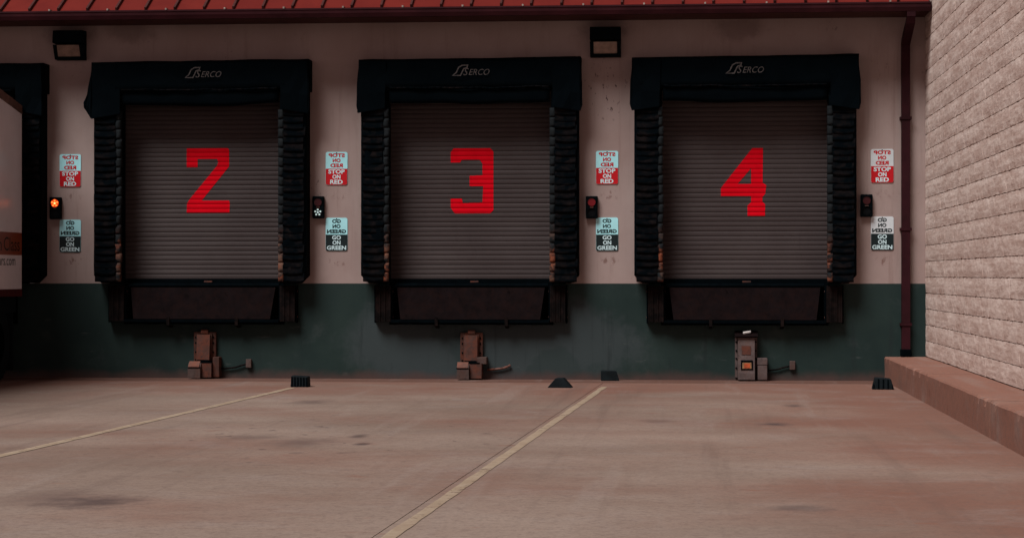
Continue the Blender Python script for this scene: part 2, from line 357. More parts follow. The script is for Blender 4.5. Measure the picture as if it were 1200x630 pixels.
# painted lines (worn), laid as 4 mm sheets
def stripe(xa, ya, xb, yb, wd, name):
    bm = bmesh.new(); n = 140; rows = []
    for i in range(n + 1):
        t = i / n; x = xa + (xb - xa) * t; y = ya + (yb - ya) * t
        j = 0.012 * noise.noise((x * 3, y * 2.9, 1)); k = 0.012 * noise.noise((x * 3, y * 2.9, 7))
        rows.append((bm.verts.new((x + j, y, 0.004)), bm.verts.new((x + wd + k, y, 0.004))))
    for a, b in zip(rows, rows[1:]): bm.faces.new((a[0], a[1], b[1], b[0]))
    return tag(obj(name, bm, M['line']), kind='structure')
stripe(-1.075, -1.75, -1.075 - 0.034 * 24, -25.75, 0.075, 'painted_line')
stripe(-4.76, -2.3, -4.76 - 0.0385 * 20, -22.3, 0.09, 'painted_line')

# ------------------------------------------------------------------ dock building
DOCKS = [-9.81, -6.322, -2.824, 0.676]
bld = thing('dock_building', 'cream loading dock building with green base and red metal roof', 'building')
ZS = 1.231
bm = bmesh.new()
xs = -18.0
for c in DOCKS:
    box(bm, xs, c - 1.22, 0, 0.3, ZS, 3.95); xs = c + 1.22
box(bm, xs, 2.955, 0, 0.3, ZS, 3.95)
box(bm, -18, 2.955, 0, 0.3, 3.95, 5.2)
bmesh.ops.remove_doubles(bm, verts=bm.verts, dist=1e-5)
obj('upper_wall', bm, M['cream'], bld)
bm = bmesh.new(); xs = -18.0
box(bm, -18, 2.955, -0.004, 0.3, -0.1, 0.70)
for c in DOCKS:
    box(bm, xs, c - 1.0, -0.004, 0.3, 0.70, ZS - 0.001); xs = c + 1.0
box(bm, xs, 2.955, -0.004, 0.3, 0.70, ZS - 0.001)
obj('base_wall', bm, M['green'], bld)
for c in DOCKS: obj('leveler_pit', B(c - 1.05, c + 1.05, 0.28, 0.34, 0.6, 1.3), M['steel'], bld); obj('light_leak_board', B(c - 1.3, c + 1.3, 0.302, 0.34, 1.301, 4.0), M['steel'], bld)  # boards behind the doors are unseen, added to stop sky light leaking in
# roof: deck, panels, standing seams
EY, EZ, PT = -0.70, 4.715, R(30)
roof = obj('roof', prism([(EY + 0.03, EZ - 0.03), (3.5, EZ - 0.03 + (3.5 - EY) * math.tan(PT) - 0.02), (3.5, EZ - 0.2), (0.0, EZ - 0.08), (EY + 0.03, EZ - 0.08)], 'x', -18, 2.94), M['soffit'], bld)
PW = 0.378
def up(s, h=0.0): return (EY + s * math.cos(PT) - h * math.sin(PT), EZ + s * math.sin(PT) + h * math.cos(PT))
pan = bmesh.new()
prism([(0.004, 0), (PW - 0.004, 0), (PW - 0.004, 4.6), (0.004, 4.6)], 'z', 0.0, 0.012, pan)
for v in pan.verts:
    y, z = up(v.co.y - 0.035, v.co.z - 0.004 + (0.006 * math.sin(v.co.x / PW * math.pi))); v.co.y, v.co.z = y, z
pan = new_mesh(pan, 'roof_panel', M['roof'])
sea = bmesh.new(); box(sea, -0.014, 0.014, 0, 4.6, -0.002, 0.048, 0.004)
for v in sea.verts:
    y, z = up(v.co.y - 0.040, v.co.z); v.co.y, v.co.z = y, z
sea = new_mesh(sea, 'roof_seam', M['soffit'])  # seams take the dark soffit colour, standing in for their shaded side
strp = new_mesh(B(-0.011, 0.011, -0.115, 0.015, -0.004, 0.020, bevel=0.003), 'gutter_strap', M['strap'])
# gutter
gy0, gy1, gz0, gz1 = -0.79, -0.672, 4.583, 4.695
prof = [(gy1, gz1), (gy1, gz0), (gy0 + 0.03, gz0), (gy0 + 0.006, gz0 + 0.05), (gy0, gz1 - 0.022), (gy0 - 0.008, gz1 - 0.018), (gy0 - 0.008, gz1), (gy0 + 0.006, gz1), (gy0 + 0.010, gz1 - 0.03), (gy0 + 0.035, gz0 + 0.006), (gy1 - 0.006, gz0 + 0.006), (gy1 - 0.006, gz1)]
gut = obj('gutter', prism(prof, 'x', -18, 2.945), M['gutter'], bld)
obj('end_cap', prism([(gy1 - .001, gz1 - .001), (gy1 - .001, gz0 + .002), (gy0 + 0.032, gz0 + .002), (gy0 + 0.004, gz1 - .002)], 'x', 2.935, 2.943), M['gutter'], gut)
i = 0; x = 2.92 - PW
while x > -13.5:
    link('roof_panel', pan, roof, (x, 0, 0)); link('roof_seam', sea, roof, (x, 0, 0))
    if i % 2 == 0: link('gutter_strap', strp, gut, (x - 0.10, gy0 + 0.10, gz1 + 0.002))
    i += 1; x -= PW
obj('soffit', B(-18, 2.945, gy1 + 0.002, -0.001, 4.600, 4.612), M['soffit'], bld)
# downspout with offset elbows
def rect_sweep(pts, wx, dy):
    bm = bmesh.new(); rings = []
    for k, p in enumerate(pts):
        a = Vector(pts[max(k - 1, 0)]); b = Vector(pts[min(k + 1, len(pts) - 1)]); d = (b - a).normalized()
        nrm = Vector((0, d.z, -d.y))
        rings.append([bm.verts.new(Vector(p) + Vector((sx * wx / 2, 0, 0)) + nrm * sy * dy / 2) for sx, sy in ((-1, -1), (1, -1), (1, 1), (-1, 1))])
    for a, b in zip(rings, rings[1:]):
        for q in range(4): bm.faces.new((a[q], a[(q + 1) % 4], b[(q + 1) % 4], b[q]))
    bm.faces.new(rings[0]); bm.faces.new(rings[-1][::-1])
    return bm
DX = 2.700
ds = obj('downspout', rect_sweep([(DX, -0.715, 4.60), (DX, -0.715, 4.53), (DX, -0.69, 4.48), (DX, -0.10, 4.28), (DX, -0.062, 4.24), (DX, -0.060, 4.0), (DX, -0.060, 0.40)], 0.105, 0.085), M['downspout'], bld)
for z in (3.3, 1.9, 0.7): obj('downspout_strap', B(DX - 0.072, DX + 0.072, -0.114, 0.0, z, z + 0.035), M['downspout'], ds)
obj('downspout_shoe', B(DX - 0.066, DX + 0.066, -0.125, -0.002, 0.311, 0.405, bevel=0.012), M['steel'], ds)

# ------------------------------------------------------------------ split-face block wall on the right
WX = 2.958
bw = thing('block_wall', 'pale painted split-face block wall on the right with ledge below', 'wall', (WX, 0, 0))
obj('wall_core', B(0.022, 0.4, -15.0, 0.6, -0.1, 6.6), M['block'], bw)
def block_mesh(seed, L=0.4, nu=4, nv=3):
    rg = random.Random(seed); bm = bmesh.new(); g = 0.0016; gu = 0.0003; Hh = 0.2
    V = {}
    for i in range(nu + 1):
        for j in range(nv + 1):
            u = -L + gu + (L - 2 * gu) * i / nu; v = g + (Hh - 2 * g) * j / nv
            e = j in (0, nv)
            d = (-0.001 if e else -0.005) + rg.uniform(-0.0022, 0.0022)
            V[i, j] = bm.verts.new((d, u + (0 if i in (0, nu) else rg.uniform(-.012, .012)), v + ((rg.uniform(0, .004) if rg.random() < 0.86 else rg.uniform(.005, .011)) * (1 if j == 0 else -1) if j in (0, nv) else rg.uniform(-.01, .01))))
    for i in range(nu):
        for j in range(nv): bm.faces.new((V[i, j], V[i + 1, j], V[i + 1, j + 1], V[i, j + 1]))
    ring = [V[i, 0] for i in range(nu + 1)] + [V[nu, j] for j in range(1, nv + 1)] + [V[i, nv] for i in range(nu - 1, -1, -1)] + [V[0, j] for j in range(nv - 1, 0, -1)]
    back = [bm.verts.new((0.03, p.co.y, p.co.z)) for p in ring]
    for k in range(len(ring)):
        q = (k + 1) % len(ring); bm.faces.new((ring[k], ring[q], back[q], back[k]))
    return bm
BM = [new_mesh(block_mesh(s), 'block', M['block']) for s in range(8)]
cells = []
for r in range(31):
    z = 0.312 + r * 0.2
    for k in range(38):
        y = -0.2 * (r % 2) - 0.4 * k + 0.2
        if y > 0.25: continue
        y = y if y <= 0.001 else 0.0
        cells.append((y, z, 26.8 + y))
def in_view(y, z):
    d = 26.8 + y - 0.2
    return -7.9 < y - 0.1 and (z - 1.33) / d < 0.1335
vis = sorted([c for c in cells if in_view(c[0], c[1])], key=lambda c: c[2])
near = set(vis[:300]); rb = random.Random(3)
for c in cells:
    if c in near: link('block', rb.choice(BM), bw, (0, c[0], c[1]))
far = bmesh.new()
for c in cells:
    if c not in near:
        me = rb.choice(BM); n0 = len(far.verts); far.from_mesh(me); far.verts.ensure_lookup_table()
        for v in far.verts[n0:]: v.co += Vector((0, c[0], c[1]))
tag(obj('blocks', far, M['block'], bw), kind='stuff')
# concrete ledge at its foot
ledge = thing('concrete_ledge', 'long low concrete ledge along the foot of the block wall', 'ledge', (2.44, 0, 0))
ys = [-0.006, -4.7, -9.4, -14.1]
for a, b in zip(ys, ys[1:]):
    bm = bmesh.new(); x1 = WX - 2.44 - 0.006
    n = int((a - b) / 0.06); pf = [(0.0, -0.05), (0.0, 0.0), (0.0, 0.08), (0.0, 0.16), (0.0, 0.24), (0.0, 0.292), (0.016, 0.308), (0.12, 0.308), (0.3, 0.308), (x1, 0.308), (x1, -0.05)]
    rings = []
    for k in range(n + 1):
        y = a - 0.006 - (a - b - 0.036) * k / n; ring = []
        for q, (px, pz) in enumerate(pf):
            d = 0.005 * noise.noise((y * 1.3, px * 3 + 7, pz * 5)) + 0.003 * noise.noise((y * 9, px * 9, pz * 12))
            chip = max(0, noise.noise((y * 5.0, 3, 9)) - 0.28) * 0.10 if q in (5, 6) else 0
            ring.append(bm.verts.new((px + (d if px < x1 else 0) + chip, y, pz + (d * 0.6 if pz > 0.2 else 0) - chip * 0.8)))
        rings.append(ring)
    for r0, r1 in zip(rings, rings[1:]):
        for q in range(len(pf)): bm.faces.new((r0[q], r0[(q + 1) % len(pf)], r1[(q + 1) % len(pf)], r1[q]))
    bm.faces.new(rings[0]); bm.faces.new(rings[-1][::-1])
    obj('ledge_section', bm, M['kerb'], ledge)

# ------------------------------------------------------------------ roller doors
PITCH, DY = 0.0613, 0.13
def sl_prof(t):
    """front depth of a slat, t 0..1 up the slat (0 = groove)"""
    return -0.002 + 0.010 * min(1, math.sin(math.pi * min(max((t - 0.02) / 0.96, 0), 1)) ** 0.3 if 0.02 < t < 0.98 else 0)
NUM = {2: ([[(100, 68), (420, 68), (430, 80), (430, 210), (215, 478), (430, 478), (435, 490), (433, 570), (100, 570), (102, 500), (120, 468), (335, 205), (345, 180), (338, 152), (185, 150), (185, 215), (100, 215)]], 205),
       3: ([[(110, 62), (395, 62), (420, 85), (420, 540), (395, 565), (120, 565), (88, 520), (88, 450), (175, 450), (182, 484), (335, 480), (340, 355), (235, 355), (235, 275), (335, 270), (335, 180), (310, 148), (175, 150), (160, 172), (88, 172), (88, 90)]], 515),
       4: ([[(310, 60), (393, 60), (390, 325), (418, 345), (410, 410), (388, 435), (388, 470), (410, 490), (408, 577), (272, 577), (272, 500), (300, 475), (300, 428), (65, 425), (65, 365)], [(300, 215), (300, 335), (195, 335)]], 835)}
NX = {2: (-6.553 - 100 / 6.64 / 88.5, 88.5), 3: (-3.093 - 86 / 6.64 / 90.4, 90.4), 4: (0.369 - 60 / 6.64 / 92.4, 92.4)}
sbm = bmesh.new(); pts = []
prof = [(0.0, 0.003)] + [(t, -sl_prof(t)) for t in (0.04, 0.10, 0.22, 0.5, 0.78, 0.90, 0.96)] + [(1.0, 0.003)]
rows = [[sbm.verts.new((sx * 1.21, y, t * PITCH)) for sx in (-1, 1)] for t, y in prof]
for a, b in zip(rows, rows[1:]): sbm.faces.new((a[0], a[1], b[1], b[0]))
bk = [[sbm.verts.new((sx * 1.21, 0.02, t * PITCH)) for sx in (-1, 1)] for t in (0, 1)]
sbm.faces.new((rows[0][0], rows[0][1], bk[0][1], bk[0][0])); sbm.faces.new((rows[-1][0], rows[-1][1], bk[1][1], bk[1][0])); sbm.faces.new((bk[0][0], bk[0][1], bk[1][1], bk[1][0]))
SLAT = new_mesh(sbm, 'slat', M['slat'])
Z0 = 1.285
WORD = {2: 'two', 3: 'three', 4: 'four'}
rsl = random.Random(12)
def roller(num, cx):
    t = thing('roller_door', 'closed grey slatted roller door painted with a red number %s' % WORD[num], 'door', (cx, DY, Z0 - 0.06), 'numbered roller doors')
    zb = 0.06
    for k in range(43): link('slat', SLAT, t, (0, rsl.uniform(0.0, 0.0022), zb + k * PITCH)).rotation_euler.z = R(rsl.uniform(-0.04, 0.04))
    obj('bottom_bar', B(-1.21, 1.21, -0.025, 0.03, -0.03, 0.066, bevel=0.006), M['steel'], t)
    obj('pull_handle', B(-0.055 + 0.03, 0.055 + 0.03, -0.045, -0.02, 0.005, 0.04, bevel=0.006), M['rusty'], t)
    for s in (-1, 1): obj('guide_rail', B(s * 1.23 - 0.05, s * 1.23 + 0.05, -0.05, 0.05, -0.05, 2.69), M['steel'], t)
    # numeral: scanline strips that follow the slat profile
    polys, px0 = NUM[num]; x0, kx = NX[num]
    def X(u): return (x0 + u / 6.64 / kx) * 1.0049 - cx
    ztop = {2: 2.988, 3: 2.970, 4: 2.952}[num] + 0.012; vtop = {2: 66, 3: 60, 4: 60}[num]
    kz = (6.64 * 89.9)
    def V(z): return vtop + (ztop - z) * kz          # world z -> crop v
    sub = [0.04, 0.10, 0.22, 0.5, 0.78, 0.90, 0.96]
    bm = bmesh.new()
    for k in range(43):
        zk = Z0 + k * PITCH
        for a, b in zip([0.0] + sub, sub + [1.0]):
            n = 2
            for q in range(n):
                ta = a + (b - a) * q / n; tb = a + (b - a) * (q + 1) / n
                v = V(zk + (ta + tb) / 2 * PITCH); va = V(zk + ta * PITCH); vb = V(zk + tb * PITCH)
                def cuts(v):
                    c = []
                    for P in polys:
                        for (xa, ya), (xb, yb) in zip(P, P[1:] + P[:1]):
                            if (ya <= v < yb) or (yb <= v < ya): c.append(xa + (xb - xa) * (v - ya) / (yb - ya))
                    return sorted(c)
                c = cuts(v)
                for u0, u1 in zip(c[::2], c[1::2]):
                    f = lambda u, tt: (X(u), -sl_prof(tt) - 0.0016, zk + tt * PITCH - (Z0 - 0.06))
                    bm.faces.new([bm.verts.new(f(*p)) for p in ((u0, ta), (u1, ta), (u1, tb), (u0, tb))])
    o = obj('painted_numeral', bm, M['red'], t); o['label'] = 'red painted number ' + WORD[num]
for num, cx in zip((2, 3, 4), DOCKS[1:]): roller(num, cx)

# ------------------------------------------------------------------ dock seals
def wrinkle(bm, amp, k, seed, axis=1):
    for v in bm.verts:
        v.co[axis] += amp * noise.noise((v.co.x * k + seed, v.co.z * k * 1.4, seed * 1.7))
def grid_box(x0, x1, y0, y1, z0, z1, nx, nz, bev=0.03):
    """box whose front (-y) is a fine grid with rounded-off rim"""
    bm = bmesh.new(); V = {}
    for i in range(nx + 1):
        for j in range(nz + 1):
            x = x0 + (x1 - x0) * i / nx; z = z0 + (z1 - z0) * j / nz
            d = min(x - x0, x1 - x, z - z0, z1 - z); y = y0 + (bev * (1 - min(d / bev, 1)) ** 2 if bev else 0)
            V[i, j] = bm.verts.new((x, y, z))
    for i in range(nx):
        for j in range(nz): bm.faces.new((V[i, j], V[i + 1, j], V[i + 1, j + 1], V[i, j + 1]))
    ring = [V[i, 0] for i in range(nx + 1)] + [V[nx, j] for j in range(1, nz + 1)] + [V[i, nz] for i in range(nx - 1, -1, -1)] + [V[0, j] for j in range(nz - 1, 0, -1)]
    back = [bm.verts.new((p.co.x, y1, p.co.z)) for p in ring]
    for k in range(len(ring)):
        q = (k + 1) % len(ring); bm.faces.new((ring[k], ring[q], back[q], back[k]))
    bm.faces.new(back)
    return bm
def pleat_mesh(seed, wdt=0.27, h=0.120):
    bm = bmesh.new(); rg = random.Random(seed); V = {}
    nx, nz = 6, 4
    for i in range(nx + 1):
        for j in range(nz + 1):
            x = wdt * i / nx; t = j / nz
            sag = 0.008 * noise.noise((i * 0.7 + seed * 9, j * 0.5, 3)) - 0.010 * math.sin(math.pi * i / nx)
            y = -0.013 * (1 - t) ** 0.8 + 0.004 * noise.noise((i * 0.8 + seed * 5, j, 1))
            V[i, j] = bm.verts.new((x, y, h * t + (sag if j < nz else 0)))
    for i in range(nx):
        for j in range(nz): bm.faces.new((V[i, j], V[i + 1, j], V[i + 1, j + 1], V[i, j + 1]))
    lo = [bm.verts.new((V[i, 0].co.x, 0.012, V[i, 0].co.z + 0.012)) for i in range(nx + 1)]
    for i in range(nx): bm.faces.new((V[i, 0], V[i + 1, 0], lo[i + 1], lo[i]))
    return bm
PLEAT = [new_mesh(pleat_mesh(s), 'pleat', M['pleat'], True) for s in range(7)]
ebm = bmesh.new(); 
def edge_mesh(seed):
    bm = grid_box(0, 0.075, -0.03, 0.05, 0, 0.118, 3, 4, 0.012); wrinkle(bm, 0.016, 22, seed); return bm
EDGE = [new_mesh(edge_mesh(s), 'scuffed_pad', M['scuff'], True) for s in range(5)]
def logo(parent, cx, z, y):
    bm = bmesh.new(); K = 1 / 20 / 88.0
    f = lambda u, v: (cx + (u - 600) * K, y, z + (300 - v) * K)
    P = [(175, 412), (255, 350), (312, 232), (390, 186), (512, 184), (498, 236), (424, 262), (352, 412)]
    n = len(P); wd = 13
    ctr = Vector((sum(p[0] for p in P) / n, sum(p[1] for p in P) / n))
    def off(i, s):
        a, b, c = Vector(P[i - 1]), Vector(P[i]), Vector(P[(i + 1) % n])
        d1 = (b - a).normalized(); d2 = (c - b).normalized(); m = (Vector((-d1.y, d1.x)) + Vector((-d2.y, d2.x))); m /= max(0.5, m.length_squared / 2) 
        return b + m * s
    A = [bm.verts.new(f(*off(i, -wd))) for i in range(n)]; Bv = [bm.verts.new(f(*off(i, wd))) for i in range(n)]
    for i in range(n): bm.faces.new((A[i], A[(i + 1) % n], Bv[(i + 1) % n], Bv[i]))
    lettering(bm, 'S', 120 * K, 165 * K, lambda u, v: f(475 + u / K, 330 - v / K), bold=0.0, shear=0.35)
    lettering(bm, 'ERCO', 470 * K, 135 * K, lambda u, v: f(772 + u / K, 338 - v / K), bold=0.0, shear=0.35)
    return obj('logo_lettering', bm, M['logo'], parent)
def seal(i, cx, label, sides=(-1, 1), zt=4.105):
    t = thing('dock_seal', label, 'dock seal', (cx, 0, 0), 'black dock seals')
    PY = -0.27; ox = 1.41
    # head pad
    bm = grid_box(-ox - 0.015, ox + 0.015, PY - 0.05, 0.0, 3.70, zt, 44, 8, 0.05); wrinkle(bm, 0.022, 3.2, i * 3.1)
    for v in bm.verts: v.co.z += 0.012 * noise.noise((v.co.x * 2.0 + i * 7, 0, 2)) + 0.010 * v.co.x / ox
    head = obj('head_pad', bm, M['rubber'], t, smooth=True)
    logo(head, (0, 0.075, 0.04, 0.005)[i], 3.94, PY - 0.085)
    bm = grid_box(-1.03, 1.03, PY - 0.012, PY + 0.03, 3.52, 3.73, 30, 4, 0.01)
    for v in bm.verts:
        v.co.y += 0.02 * noise.noise((v.co.x * 3 + i * 4, v.co.z * 2, 5))
        if v.co.z < 3.6: v.co.z += 0.025 * noise.noise((v.co.x * 1.6 + i * 2, 1, 1)) - 0.03 * math.cos(v.co.x * 1.4) + 0.03
    obj('head_curtain', bm, M['rubber'], t, smooth=True)
    # thin worn binding along the lower edge of the head pad
    pts = [(-1.02 + 2.04 * k / 24, PY - 0.045, 3.735 + 0.014 * noise.noise((k * 0.35 + i * 5, 2, 2)) - 0.012 * math.sin(math.pi * k / 24)) for k in range(25)]
    obj('binding', tube(pts, 0.011, 6), M['pleat'], head, smooth=True)
    for s in sides:
        xo, xi = s * 1.395, s * 1.048
        a, b = min(xo, xi), max(xo, xi)
        zb = 1.235
        ch = 0.10
        pl = [(xo, zt - 0.35), (xi, zt - 0.35), (xi, zb), (xo - s * ch, zb), (xo, zb + ch)]
        core = obj('side_pad', prism(pl, 'y', PY + 0.02, 0.0), M['rubber'], t)
        bmf = grid_box(a + (0.0 if s < 0 else 0.0), b, PY - 0.012, PY + 0.03, zb + ch, 3.6, 6, 40, 0.03); wrinkle(bmf, 0.018, 6, s + i * 2.2)
        obj('facing', bmf, M['rubber'], core, smooth=True)
        rg = random.Random(i * 10 + s)
        for k in range(25):
            z = zb + 0.02 + k * 0.0885 + rg.uniform(-0.010, 0.010)
            x = (xi - 0.33) if s > 0 else (xi + 0.06)
            x = (xi + 0.05) if s > 0 else (xi - 0.32)
            o = link('pleat', rg.choice(PLEAT), t, (x + rg.uniform(-.006, .006), PY - 0.012, z))
            o.rotation_euler = (0, R(rg.uniform(-1.8, 1.8)), 0); o.scale = (rg.uniform(0.94, 1.06), rg.uniform(0.5, 1.3), rg.uniform(0.95, 1.1))
            if k > 17: continue
            z2 = zb + 0.02 + k * 0.123
            o = link('scuffed_pad', rg.choice(EDGE), t, ((xi - 0.018 if s > 0 else xi - 0.060), PY + 0.012, z2)); o.scale.x = rg.uniform(0.9, 1.1)
        # corner flap hanging from the head pad
        if i == 1 and s < 0:
            out = [(0.0, 4.08), (-0.02, 3.92), (-0.055, 3.72), (-0.115, 3.57), (-0.085, 3.535), (-0.105, 3.50), (-0.02, 3.36), (0.36, 3.42), (0.36, 4.08)]
            out = [(xo + p[0], p[1]) for p in out]
        else:
            d = rg.uniform(0.0, 0.025)
            out = [(xo + s * 0.012, 4.08), (xo + s * (0.03 + d), 3.78), (xo + s * 0.018, 3.62), (xo + s * (0.035 + d), 3.50), (xo + s * 0.03, 3.40 + d), (xi + s * 0.03, 3.47), (xi + s * 0.01, 4.06)]
        bmf = prism(out, 'y', PY - 0.062, PY - 0.02)
        bmesh.ops.triangulate(bmf, faces=[f for f in bmf.faces if len(f.verts) > 4]); bmesh.ops.subdivide_edges(bmf, edges=list(bmf.edges), cuts=2, use_grid_fill=True)
        wrinkle(bmf, 0.035, 5, i + s)
        obj('corner_flap', bmf, M['rubber'], t)
    return t
seal(0, DOCKS[0], 'black dock seal around the parked trailer at the left edge', sides=(-1, 1), zt=4.085)
seal(1, DOCKS[1], 'black pleated dock seal around door two with torn upper left corner')
seal(2, DOCKS[2], 'black pleated dock seal framing door number three')
seal(3, DOCKS[3], 'black pleated dock seal framing door number four')

# ------------------------------------------------------------------ dock levelers and bumpers
def leveler(i, cx, label):
    t = thing('dock_leveler', label, 'dock leveler', (cx, 0, 0.7), 'dock levelers under the doors')
    n0 = -0.7
    yt, yb = -0.075, -0.16
    bm = bmesh.new()
    vs = [(-0.955, yt, 1.185 + n0), (0.955, yt, 1.185 + n0), (0.90, yb, 0.772 + n0), (-0.90, yb, 0.772 + n0)]
    A = [bm.verts.new(v) for v in vs]; Bk = [bm.verts.new((v[0], v[1] + 0.025, v[2])) for v in vs]
    bm.faces.new(A); bm.faces.new(Bk[::-1])
    for k in range(4): bm.faces.new((A[k], A[(k + 1) % 4], Bk[(k + 1) % 4], Bk[k]))
    obj('hinged_lip', bm, M['lip'], t)
    obj('hinge_bar', cyl(bmesh.new(), (-1.0, -0.06, 1.205 + n0), (1.0, -0.06, 1.205 + n0), 0.028), M['steel'], t)
    obj('deck_plate', B(-1.0, 1.0, -0.03, 0.28, 1.222 + n0, 1.245 + n0), M['steel'], t)
    obj('lip_keeper', B(-1.02, 1.02, -0.19, 0.02, 0.725 + n0, 0.765 + n0, bevel=0.006), M['steel'], t)
    for x in (-0.43, 0.47):
        obj('keeper_lug', prism([(-0.215, 0.80 + n0), (-0.192, 0.80 + n0), (-0.192, 0.70 + n0), (-0.03, 0.68 + n0), (-0.03, 0.655 + n0), (-0.215, 0.69 + n0)], 'x', x - 0.02, x + 0.02), M['bumper'], t)
    obj('frame_post', B(-1.06, -1.0, -0.02, 0.28, 0.70 + n0, 1.235 + n0), M['steel'], t); obj('frame_post', B(1.0, 1.06, -0.02, 0.28, 0.70 + n0, 1.235 + n0), M['steel'], t)
leveler(2, DOCKS[1], 'dark steel dock leveler lip hanging under door number two')
leveler(3, DOCKS[2], 'dark steel dock leveler lip hanging under door number three')
leveler(4, DOCKS[3], 'brown dock leveler lip hanging under door number four')
def bumper(cx, s, label):
    x = cx + s * 1.125
    t = thing('dock_bumper', label, 'bumper', (x, -0.004, 0.73), 'rubber dock bumpers')
    for k in range(9):
        a = -0.10 + k * 0.0222
        obj('rubber_layer', B(a + 0.001, a + 0.0205, -0.145 - 0.006 * (k % 3), 0.0, 0.01 + 0.004 * (k % 2), 0.475 - 0.006 * (k % 2)), M['bumper'], t)
    for a, b in ((-0.118, -0.101), (0.101, 0.118)): obj('steel_angle', B(a, b, -0.115, 0.0, -0.005, 0.48, bevel=0.003), M['steel'], t)
    for z in (0.07, 0.40): obj('tie_rod', cyl(bmesh.new(), (-0.122, -0.07, z), (0.122, -0.07, z), 0.012, 8), M['tab'], t)
for n_, cx in zip((2, 3, 4), DOCKS[1:]):
    bumper(cx, -1, 'laminated rubber dock bumper below left side of door %s' % WORD[n_]); bumper(cx, 1, 'laminated rubber dock bumper below right side of door %s' % WORD[n_])

# ------------------------------------------------------------------ vehicle restraints on the green base
def restraint(cx, kind, label):
    t = thing('vehicle_restraint', label, 'vehicle restraint', (cx, -0.004, 0), 'vehicle restraints under the doors')
    mm = M['grey'] if kind == 'B' else M['rusty']
    if kind == 'B':
        col = obj('column', prism([(0.0, 0.02), (-0.24, 0.02), (-0.24, 0.10), (-0.17, 0.55), (0.0, 0.55)], 'x', -0.105, 0.105), mm, t)
        for sx in (-1, 1):
            fl = obj('flange', B(min(sx * .107, sx * .140), max(sx * .107, sx * .140), -0.05, 0, 0.04, 0.56), mm, t)
            for z in (0.16, 0.28, 0.38, 0.49): obj('bolt', cyl(bmesh.new(), (sx * .124, -0.062, z), (sx * .124, -0.045, z), 0.011, 8), M['steel'], fl)
        obj('top_plate', prism([(0, 0.565), (-0.20, 0.552), (-0.215, 0.565), (-0.03, 0.63), (0, 0.63)], 'x', -0.145, 0.145), M['lip'], t)
        yf = lambda z: -0.17 - 0.07 * (0.55 - z) / 0.45 - 0.004
        def plate(name, x0, x1, z0, z1, mat, d): return obj(name, prism([(yf(z0) - d, z0), (yf(z1) - d, z1), (yf(z1) + .004, z1), (yf(z0) + .004, z0)], 'x', x0, x1), mat, t)
        plate('rust_plate', -0.06, 0.055, 0.335, 0.445, M['rusty'], 0.004)
        plate('sticker_frame', -0.07, 0.08, 0.145, 0.265, M['steel'], 0.006)
        plate('warning_sticker', -0.052, 0.062, 0.16, 0.235, M['yellow'], 0.0085); plate('warning_mark', -0.03, 0.045, 0.165, 0.225, M['orange'], 0.011)
        sb = obj('motor_box', B(0.142, 0.262, -0.20, 0, 0.015, 0.20, bevel=0.008), mm, t); obj('motor_box_lid', B(0.138, 0.266, -0.205, 0, 0.203, 0.29, bevel=0.01), mm, t)
    else:
        yf = -0.10
        obj('back_plate', B(-0.145, 0.145, -0.06, 0, 0.05, 0.60, bevel=0.006), mm, t)
        ch = obj('housing', prism([(-0.058, 0.24), (-0.175, 0.24), (-0.13, 0.56), (-0.058, 0.575)], 'x', -0.085, 0.085), mm, t)
        for sx in (-1, 1):
            for z in (0.24, 0.34, 0.46, 0.53): obj('bolt', cyl(bmesh.new(), (sx * .115, -0.072, z), (sx * .115, -0.055, z), 0.012, 8), M['steel'], t)
        for sx in (-1, 1): obj('rail_rib', B(sx * .092 - .008, sx * .092 + .008, -0.095, -0.058, 0.23, 0.575), mm, t)
        obj('name_plate', prism([(-0.158, 0.36), (-0.149, 0.42), (-0.140, 0.42), (-0.150, 0.36)], 'x', -0.04, 0.04), M['pale'], t)
        obj('grease_gap', B(-0.16, 0.12, -0.205, -0.06, 0.205, 0.222), M['steel'], t)
        obj('top_hook', cyl(bmesh.new(), (-0.045, -0.05, 0.602), (0.045, -0.05, 0.602), 0.032, 12), M['tab'], t)
        obj('slot', B(-0.075, 0.075, -0.185, -0.06, 0.222, 0.245), M['steel'], t)
        lb = obj('roller_carriage', prism([(-0.06, 0.012), (-0.27, 0.012), (-0.27, 0.15), (-0.20, 0.212), (-0.06, 0.212)], 'x', -0.175 if kind == 'A' else -0.165, -0.012), M['pale'], t)
        obj('carriage_cover', prism([(-0.275, 0.156), (-0.272, 0.168), (-0.20, 0.228), (-0.192, 0.215)], 'x', -0.165, -0.025), M['tab'], t)
        obj('carriage_slot', B(-0.172, -0.015, -0.276, -0.26, 0.142, 0.156), M['steel'], t)
        obj('lower_box', prism([(-0.06, 0.02), (-0.22, 0.02), (-0.20, 0.215), (-0.06, 0.215)], 'x', -0.008, 0.145 if kind == 'C' else 0.12), mm, t)
        obj('motor_box', B(0.075, 0.205, -0.17, 0, 0.20, 0.29, bevel=0.008) if kind == 'C' else B(0.125, 0.21, -0.15, 0, 0.02, 0.28, bevel=0.008), M['pale'] if kind == 'C' else mm, t)
    # conduit running right to its junction box
    jb = {'A': 0.55, 'B': 0.56, 'C': 0.50}[kind]
    pts = [(0.2, -0.03, 0.125), (0.30, -0.03, 0.130), (0.40, -0.03, 0.142), (0.47, -0.03, 0.165), (jb, -0.03, 0.185)]
    obj('conduit', tube(pts, 0.011 if kind != 'C' else 0.015, 8), M['bumper'] if kind != 'C' else M['tab'], t, smooth=True)
    if kind != 'C': obj('junction_box', B(jb - 0.01, jb + 0.06, -0.055, 0, 0.14, 0.25, bevel=0.006), M['pale'], t)
restraint(-6.30, 'A', 'rusty vehicle restraint bolted to the green base under door two')
restraint(-2.815, 'C', 'orange-brown rusty vehicle restraint bolted under door three')
